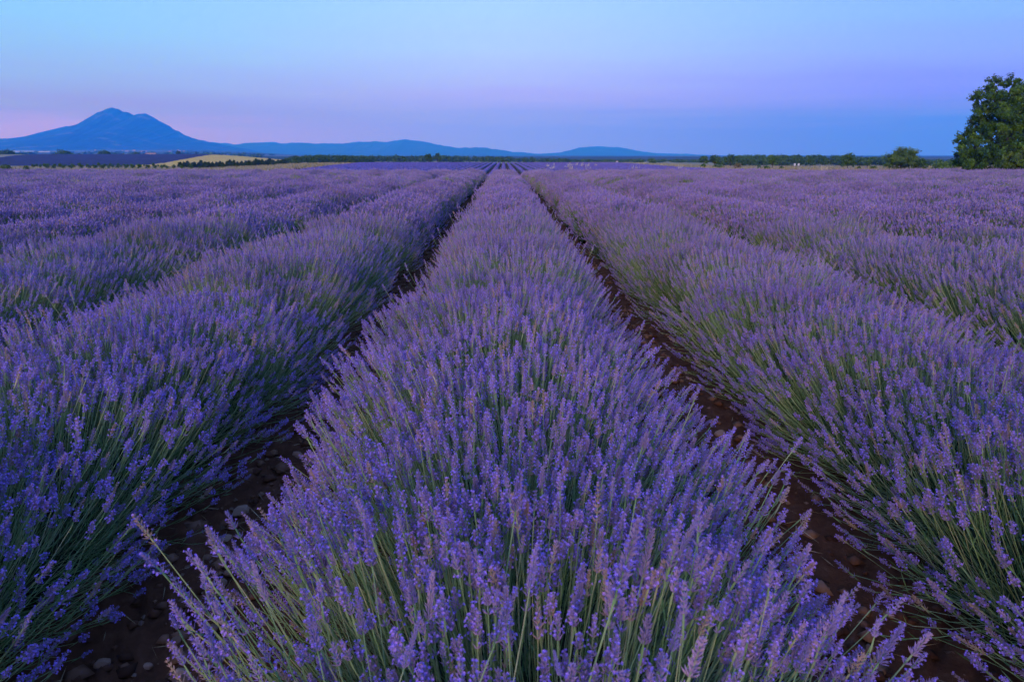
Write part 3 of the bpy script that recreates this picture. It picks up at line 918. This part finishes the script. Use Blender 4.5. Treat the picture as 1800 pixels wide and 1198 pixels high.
TG = 'trees standing along the field edge'
place_tree('broadleaf_tree', 1582, 298, 58, 35, 170, 'wide pale green tree nearest the huge oak', 'tree', TG, M_LIGHTLEAF, 61, .28, 620, 13, .3)
place_tree('broadleaf_tree', 1614, 298, 28, 20, 168, 'low dark green tree leaning on the wide pale tree', 'tree', TG, M_OAK, 62, .28, 520, 7, .25)
place_tree('broadleaf_tree', 1489, 297, 31, 26, 200, 'dark round tree standing before the forest, beside the wide pale tree', 'tree', TG, M_OAK, 63, .3, 520, 8, .3)
place_tree('broadleaf_tree', 1524, 296, 14, 14, 240, 'small slim dark tree between the round tree and the wide pale tree', 'tree', TG, M_OAK, 64, .3, 420, 5, .3)
place_tree('broadleaf_tree', 1357, 297, 21, 22, 230, 'dark tree in front of the forest, midway along the grass strip', 'tree', TG, M_OAK, 65, .32, 420, 7, .35)
place_tree('broadleaf_tree', 1237, 291, 20, 17, 300, 'dark round tree at the forest end nearest the hills', 'tree', TG, M_OAK, 66, .4, 260, 6, .4)
place_tree('broadleaf_tree', 1256, 292, 22, 19, 300, 'dark round tree second from the forest end', 'tree', TG, M_OAK, 67, .4, 260, 6, .4)
place_tree('broadleaf_tree', 1284, 293, 21, 22, 310, 'pointed dark tree third from the forest end', 'tree', TG, M_OAK, 68, .4, 260, 7, .3)
place_tree('broadleaf_tree', 753, 283, 15, 13, 335, 'broader of two lone round trees at the far field end', 'tree', TG, M_OAK, 69, .4, 260, 6, .35)
place_tree('broadleaf_tree', 769, 283, 14, 15, 330, 'taller of two lone round trees at the far field end', 'tree', TG, M_OAK, 70, .4, 260, 6, .4)
place_tree('broadleaf_tree', 1146, 287, 16, 8, 520, 'lone dark tree on the far grass between hills and forest', 'tree', TG, M_OAK, 71, .5, 160, 5, .3)
SG = 'low shrubs on the dry grass strip'
for k, (px, by, w_, h_, y, lab, mt) in enumerate((
        (1236, 297, 12, 6, 210, 'low dark shrub below the first tree of the forest end', M_OAK), (1297, 296, 16, 9, 215, 'pale greyish shrub beside the pointed dark tree', M_PALE),
        (1262, 297, 24, 5, 210, 'long low shrub below the second tree of the forest end', M_OAK),
        (1334, 298, 9, 8, 200, 'small upright shrub beside the midway tree', M_OAK), (1347, 298, 14, 5, 200, 'flat shrub touching the midway tree', M_OAK),
        (1373, 298, 8, 5, 195, 'tiny shrub just past the midway tree', M_OAK), (1535, 298, 14, 6, 180, 'flat shrub before the wide pale tree', M_LIGHTLEAF),
        (1509, 298, 8, 5, 190, 'tiny shrub past the round tree', M_OAK), (1655, 298, 46, 12, 160, 'long low hedge-like shrub between the wide pale tree and the oak', M_LIGHTLEAF),
        (11, 297, 24, 9, 180, 'bright green bush at the end of the orchard strip', M_LIGHTLEAF), (46, 297, 15, 7, 185, 'smaller green bush beside the orchard strip', M_LIGHTLEAF))):
    place_tree('shrub', px, by, w_, h_, y, lab, 'shrub', SG, mt, 300 + k, .28, 420, 6, .15, .06)

# young conifers planted beside the wheat
CON = 'young conifers planted beside the wheat field'
cr = random.Random(21)
def conifer(px, by, h_px, y, seed, label, share=None):
    p = at(px, by, y); p[2] = gz(p[0], y)
    h = max(h_px * y / FPX, at(px, by - h_px, y)[2] - p[2])
    r = np.random.default_rng(seed)
    lobes = []
    for k in range(6):
        t = k / 6
        lobes.append(((r.normal(0, h * .05), r.normal(0, h * .05), h * (.16 + .74 * t)), h * (.40 * (1 - t) + .07), .8))
    return tree('young_conifer', p, lobes, label, 'conifer', CON, M_PINE, 300, .38, seed, .07)
px = 318
k = 0
while px < 482:
    h_ = cr.uniform(9, 13.5) * (1.1 if k == 0 else 1)
    conifer(px, 296.5 - (px - 318) * .012, h_, 300 + cr.uniform(-12, 14), 500 + k, '%s bushy conifer of the dark row, counted from the purple slope' % ordinal(k + 1))
    px += cr.uniform(4.5, 7.5); k += 1
for k, px in enumerate(sorted(cr.uniform(462, 502) for _ in range(16))):
    by = 292 - (px - 462) * .16 + cr.uniform(-3, 3)
    conifer(px, by, cr.uniform(5, 8), 330 + cr.uniform(-15, 40), 560 + k, '%s small conifer scattered on pale grass, counted from the dark row' % ordinal(k + 1))

# clipped little orchard bushes
ob = random.Random(31)
protos = []
OG = 'small round orchard bushes in the grass strip'
def orchard(px, by, y, k, lab):
    p = at(px, by, y); p[2] = gz(p[0], y)
    if k < 4:
        t = tree('orchard_bush', p, round_lobes(1.7, 1.5, 800 + k, 6, .3), lab, 'bush', OG, M_OAK, 300, .28, 800 + k, .06)
        protos.append(t); return
    src = protos[k % 4]
    t = src.copy(); COL.objects.link(t); t['label'] = lab; t.location = p.tolist(); s = ob.uniform(.8, 1.2); t.scale = (s, s, s * ob.uniform(.85, 1.1)); t.rotation_euler.z = ob.uniform(0, 6.28)
    for c in src.children:
        cc = c.copy(); COL.objects.link(cc); cc.parent = t
k = 0
for row_py, y, px0, px1, st, which in ((292.2, 318, 66, 300, 11, 'back'), (294.2, 290, 60, 300, 12, 'middle'), (296.4, 262, 84, 352, 13, 'front')):
    px = px0; nth = 1
    while px < px1:
        orchard(px + ob.uniform(-2, 2), row_py, y + ob.uniform(-5, 5), k, '%s round bush of the %s orchard row, counted from the bright green bush' % (ordinal(nth), which)); k += 1; nth += 1
        px += st * ob.uniform(.8, 1.25)

# dark hedges along the top of the purple slope
for k, (px, by, w_, h_, lab) in enumerate(((112, 272, 34, 5, 'longest dark thicket on the crest of the purple slope'), (182, 272, 22, 5.5, 'middle dark thicket on the crest of the purple slope'),
        (240, 273, 10, 4, 'small dark thicket on the crest of the purple slope'), (314, 274, 9, 6, 'round dark thicket above the wheat field edge'), (10, 269, 30, 4, 'dark thicket on the pale field below the greenhouses'))):
    place_tree('thicket', px, by, w_, h_, 735, lab, 'thicket', 'thickets on the slope crest', M_OAK, 900 + k, .9, 60, 12, .2)
for k, (px, top, lab) in enumerate(((345.5, 266, 'tallest slim cypress above the purple slope'), (386, 269.5, 'slim cypress above the wheat field'), (397, 270, 'second slim cypress above the wheat field'))):
    p = at(px, 275, 740); p[2] = gz(p[0], 740); h = at(px, top, 740)[2] - p[2]
    tree('cypress', p, [((0, 0, h * t), .7 * (1.1 - t), 2.0) for t in (.2, .4, .6, .8, .93)], lab, 'cypress', 'cypresses on the slope crest', M_PINE, 200, .5, 920 + k, .1)

# woods
def woods(name, spots, seed, label, mat, leaf, dens):
    r = np.random.default_rng(seed); m = Mesh()
    for px, y, w_, h_, low in spots:
        x = side(px, y); z = float(gz(x, y))
        lobes = [(tuple(np.array([x, y, z]) + np.array(c)), q, s) for c, q, s in round_lobes(w_, h_, int(r.integers(1e6)), 5, low)]
        leaf_cloud(m, lobes, dens, leaf, r)
    return link(name, m.data(name, mat), kind='stuff', label=label)
wr = np.random.default_rng(71)
M_WOODS = attr_mat('woods_leaves', [(0, (.022, .06, .012)), (.5, (.055, .12, .02)), (1, (.115, .20, .036))], .8, vary=0)
def top_h(px, py, y):
    x = side(px, y); return float(at(px, py, y)[2] - gz(x, y))
spots = []
for k in range(230):                                    # forest behind the grass strip
    px = wr.uniform(1262, 1568) if k < 190 else wr.uniform(1560, 1760)
    y = wr.uniform(380, 450) if k % 2 else wr.uniform(450, 560)
    tp = np.interp(px, [1262, 1290, 1320, 1360, 1430, 1490, 1560, 1600, 1640, 1700], [276, 273, 270.5, 271.5, 271, 273.5, 275, 279, 279.5, 280])
    spots.append((px, y, wr.uniform(5, 8), max(3.2, top_h(px, tp + abs(wr.normal(0, 2.2)) + (3 if y < 420 else 0), y)), .2))
woods('forest', spots, 72, 'dark green forest behind the grass strip', M_WOODS, .85, 27)
spots = []
for k in range(340):                                    # long distant band at the end of the rows
    px = wr.uniform(512, 1300); y = wr.uniform(640, 900)
    tp = np.interp(px, [512, 560, 640, 740, 800, 860, 920, 980, 1040, 1100, 1250], [275, 272, 273.5, 273.5, 273.8, 274.5, 276.5, 279, 281.5, 283, 283])
    spots.append((px, y, wr.uniform(6, 10), max(2.2, top_h(px, tp - .8 + abs(wr.normal(0, 2.2)), y)), .2))
woods('distant_forest', spots, 73, 'long distant band of woods at the far end of the rows', M_WOODS, 1.3, 15)
spots = []
for k in range(120):                                    # thicket climbing past the wheat field
    px = wr.uniform(496, 655); y = np.interp(px, [496, 655], [400, 470]) + wr.uniform(-30, 50)
    tp = np.interp(px, [496, 530, 565, 600, 655], [276, 272, 269.5, 271, 274])
    spots.append((px, y, wr.uniform(3, 5.5), max(2.2, top_h(px, tp + abs(wr.normal(0, 3.0)), y)), .2))
woods('thicket_wood', spots, 74, 'dark thicket of young trees climbing past the wheat field', M_WOODS, .6, 60)
spots = []
for k in range(170):                                    # hedges dotted over the far plain
    px = wr.uniform(-60, 480); y = wr.uniform(1500, 4200)
    spots.append((px, y, wr.uniform(12, 40), wr.uniform(4, 8), .2))
woods('plain_woods', spots, 75, 'small woods and hedges dotted over the far plain', M_WOODS, 5, .8)

# ------------------------------------------------------------------ tall pale grass at the field's far end
M_PALEGRASS = attr_mat('pale_grass', [(0, (.42, .36, .24)), (1, (.68, .60, .46))], .9, .2)
gr = np.random.default_rng(91)
gm2 = Mesh()
def tuft(px, y, h, n=60, w=.5):
    x = side(px, y); z = float(gz(x, y))
    a = np.stack([x + gr.normal(0, w * .4, n), y + gr.normal(0, w * .4, n), np.full(n, z)], 1)
    d = np.stack([gr.normal(0, .25, n), gr.normal(0, .25, n), np.ones(n)], 1) * h * gr.uniform(.5, 1.1, (n, 1))
    add_ribbons(gm2, a, a + d, .035, 0, gr.random(n))
for k in range(26):
    px = gr.normal(1012, 22); tuft(px, gr.uniform(118, 190), gr.uniform(.7, 1.25), 14, .4)
for k in range(30):
    tuft(gr.uniform(1030, 1200), gr.uniform(190, 290), gr.uniform(.55, .85), 22, 1.8)
for px in (966, 972, 1116, 1121, 1195, 1447, 1451, 1456): tuft(px, 125, gr.uniform(.8, 1.3), 12)
link('pale_grass', gm2.data('pale_grass', M_PALEGRASS), kind='stuff', label='tufts of tall pale dry grass at the field end')
gm2 = Mesh()
n = 26000                                               # rough dry grass on the strips beyond the field
px_s = np.concatenate([gr.uniform(-60, 640, n // 2), gr.uniform(1060, 1860, n // 2)])
ys = np.concatenate([gr.uniform(150, 330, n // 2), gr.uniform(110, 380, n // 2)])
us = (px_s - VANISH_X) / FPX * 1.036
xs = us * ys
ok = (xs < -53) | (xs > 40.5) | (ys > 264) | ((xs < -34) & (ys < 101 + (-34 - xs) * 8.6))
xs, ys = xs[ok], ys[ok]; n = len(xs)
a = np.stack([xs, ys, gz(xs, ys)], 1); d = np.stack([gr.normal(0, .2, n), gr.normal(0, .2, n), gr.uniform(.25, .6, n)], 1)
add_ribbons(gm2, a, a + d, .09, 0, gr.random(n))
M_DRYGRASS = attr_mat('dry_grass_blades', [(0, (.20, .19, .08)), (.5, (.36, .29, .15)), (1, (.48, .39, .22))], .9, .15)
link('dry_grass', gm2.data('dry_grass', M_DRYGRASS), kind='stuff', label='rough dry grass on the strips round the field')

# ------------------------------------------------------------------ small far buildings
def flat_mat(name, c, rough=.8):
    m, nt, b, out = new_mat(name)
    n = nt.nodes.new('ShaderNodeTexNoise'); n.inputs['Scale'].default_value = 1.5
    r = cramp(nt, n.outputs['Fac'], [(.3, tuple(q * .88 for q in c)), (.7, c)]); nt.links.new(r.outputs['Color'], b.inputs['Base Color']); b.inputs['Roughness'].default_value = rough
    return m
M_PLASTER = flat_mat('pale_plaster', (.34, .32, .30)); M_TILE = flat_mat('roof_tiles', (.36, .20, .14)); M_WHITE = flat_mat('white_paint', (.62, .62, .64)); M_DARKGLASS = flat_mat('dark_window', (.03, .035, .04), .3)
M_PLASTIC = flat_mat('greenhouse_plastic', (.42, .44, .46), .5)
BF = np.array([(0, 2, 1), (0, 3, 2), (4, 5, 6), (4, 6, 7), (0, 1, 5), (0, 5, 4), (1, 2, 6), (1, 6, 5), (2, 3, 7), (2, 7, 6), (3, 0, 4), (3, 4, 7)])
def box(m, x0, x1, y0, y1, z0, z1):
    m.add([(x0, y0, z0), (x1, y0, z0), (x1, y1, z0), (x0, y1, z0), (x0, y0, z1), (x1, y0, z1), (x1, y1, z1), (x0, y1, z1)], BF)
def gable(m, w, d, z0, z1, o=.0):
    m.add([(-w / 2 - o, -d / 2 - o, z0), (w / 2 + o, -d / 2 - o, z0), (w / 2 + o, d / 2 + o, z0), (-w / 2 - o, d / 2 + o, z0), (-w / 2 - o, 0, z1), (w / 2 + o, 0, z1)],
          [(0, 1, 5), (0, 5, 4), (2, 3, 4), (2, 4, 5), (0, 4, 3), (1, 2, 5), (0, 2, 1), (0, 3, 2)])
def house(name, px, py, y, w, d, h, label, rz=0, group=None, wall=None):
    x = side(px, y); z = float(gz(x, y))
    hz = h
    root = link(name, None, None, (x, y, z), label=label, category='house'); root.rotation_euler.z = rz
    if group: root['group'] = group
    m = Mesh(); box(m, -w / 2, w / 2, -d / 2, d / 2, -1, hz); link('wall', m.data('wall', wall or M_PLASTER), root)
    m = Mesh(); gable(m, w, d, hz + .01, hz + d * .28, w * .03); link('roof', m.data('roof', M_TILE), root)
    for q in (-.28, .28):
        m = Mesh(); box(m, w * (q - .07), w * (q + .07), -d / 2 - .05, -d / 2 + .02, hz * .35, hz * .75); link('window', m.data('window', M_DARKGLASS), root)
    return root
house('small_house', 1085, 287, 600, 1.8, 1.6, 1.2, 'tiny white hut on the far grass below the rounded hill', wall=M_WHITE)
house('long_house', 266, 272, 1150, 16, 6, 5.4, 'long white building just above the purple slope', wall=M_WHITE)
hr = random.Random(66)
for k, px in enumerate(sorted(hr.choice([hr.uniform(150, 215), hr.uniform(215, 262), hr.uniform(285, 330)]) for _ in range(16))):
    y = hr.uniform(4200, 6000)
    house('village_house', px, 266, y, hr.uniform(9, 16), 8, hr.uniform(4, 6), '%s tiny pale house at the mountain foot, counted from the greenhouses' % ordinal(k + 1), hr.uniform(-.5, .5), 'houses of the village at the mountain foot')
for k, (px0, px1, y, lab) in enumerate(((20, 62, 4700, 'upper short white greenhouse at the mountain foot'), (28, 76, 4350, 'middle white greenhouse at the mountain foot'), (62, 100, 4150, 'lower white greenhouse nearest the village'))):
    x0, x1 = side(px0, y), side(px1, y); xm = (x0 + x1) / 2; z = float(gz(xm, y))
    root = link('greenhouse', None, None, (xm, y, z), label=lab, category='greenhouse', group='white greenhouses at the mountain foot')
    w = x1 - x0
    zz = [float(gz(xm + q * w, y)) - z for q in (-.5, .5)]
    m = Mesh(); box(m, -w / 2, w / 2, -8, 8, min(zz) - 2, 3); link('wall', m.data('wall', M_PLASTIC), root)
    m = Mesh(); gable(m, w, 16, 3.02, 5, .2); link('roof', m.data('roof', M_PLASTIC), root)
for px, lab in ((1398.6, 'white box on legs standing before the forest, nearer the midway tree'), (1405.4, 'white box on legs standing before the forest, nearer the round tree')):
    y = 330; x = side(px, y); z = at(px, 292, y)[2]; z = float(gz(x, y))
    root = link('white_box', None, None, (x, y, z), label=lab, category='box', group='pair of white boxes before the forest')
    top = at(px, 287.6, y)[2] - z
    m = Mesh(); box(m, -.34, .34, -.34, .34, top - .95, top); link('body', m.data('body', M_WHITE), root)
    m = Mesh(); box(m, -.38, .38, -.38, .38, top + .005, top + .1); link('lid', m.data('lid', M_WHITE), root)
    for sx in (-1, 1):
        for sy in (-1, 1):
            m = Mesh(); box(m, sx * .26 - .05, sx * .26 + .05, sy * .26 - .05, sy * .26 + .05, -.1, top - .96); link('leg', m.data('leg', M_BARK), root)

# ------------------------------------------------------------------ evening haze
hm = Mesh(); box(hm, -14000, 14000, -14000, 14000, -9, 780)
m = bpy.data.materials.new('evening_haze'); m.use_nodes = True
nt = m.node_tree; nt.nodes.clear()
out = nt.nodes.new('ShaderNodeOutputMaterial'); pv = nt.nodes.new('ShaderNodeVolumePrincipled')
pv.inputs['Color'].default_value = (.016, .25, 1.0, 1)
pv.inputs['Absorption Color'].default_value = (1, 1, 1, 1)
pv.inputs['Density'].default_value = 1.85e-4
pv.inputs['Anisotropy'].default_value = 0.0
nt.links.new(pv.outputs[0], out.inputs['Volume'])
link('haze', hm.data('haze', m), kind='stuff', label='thin blue evening haze lying over the plain')
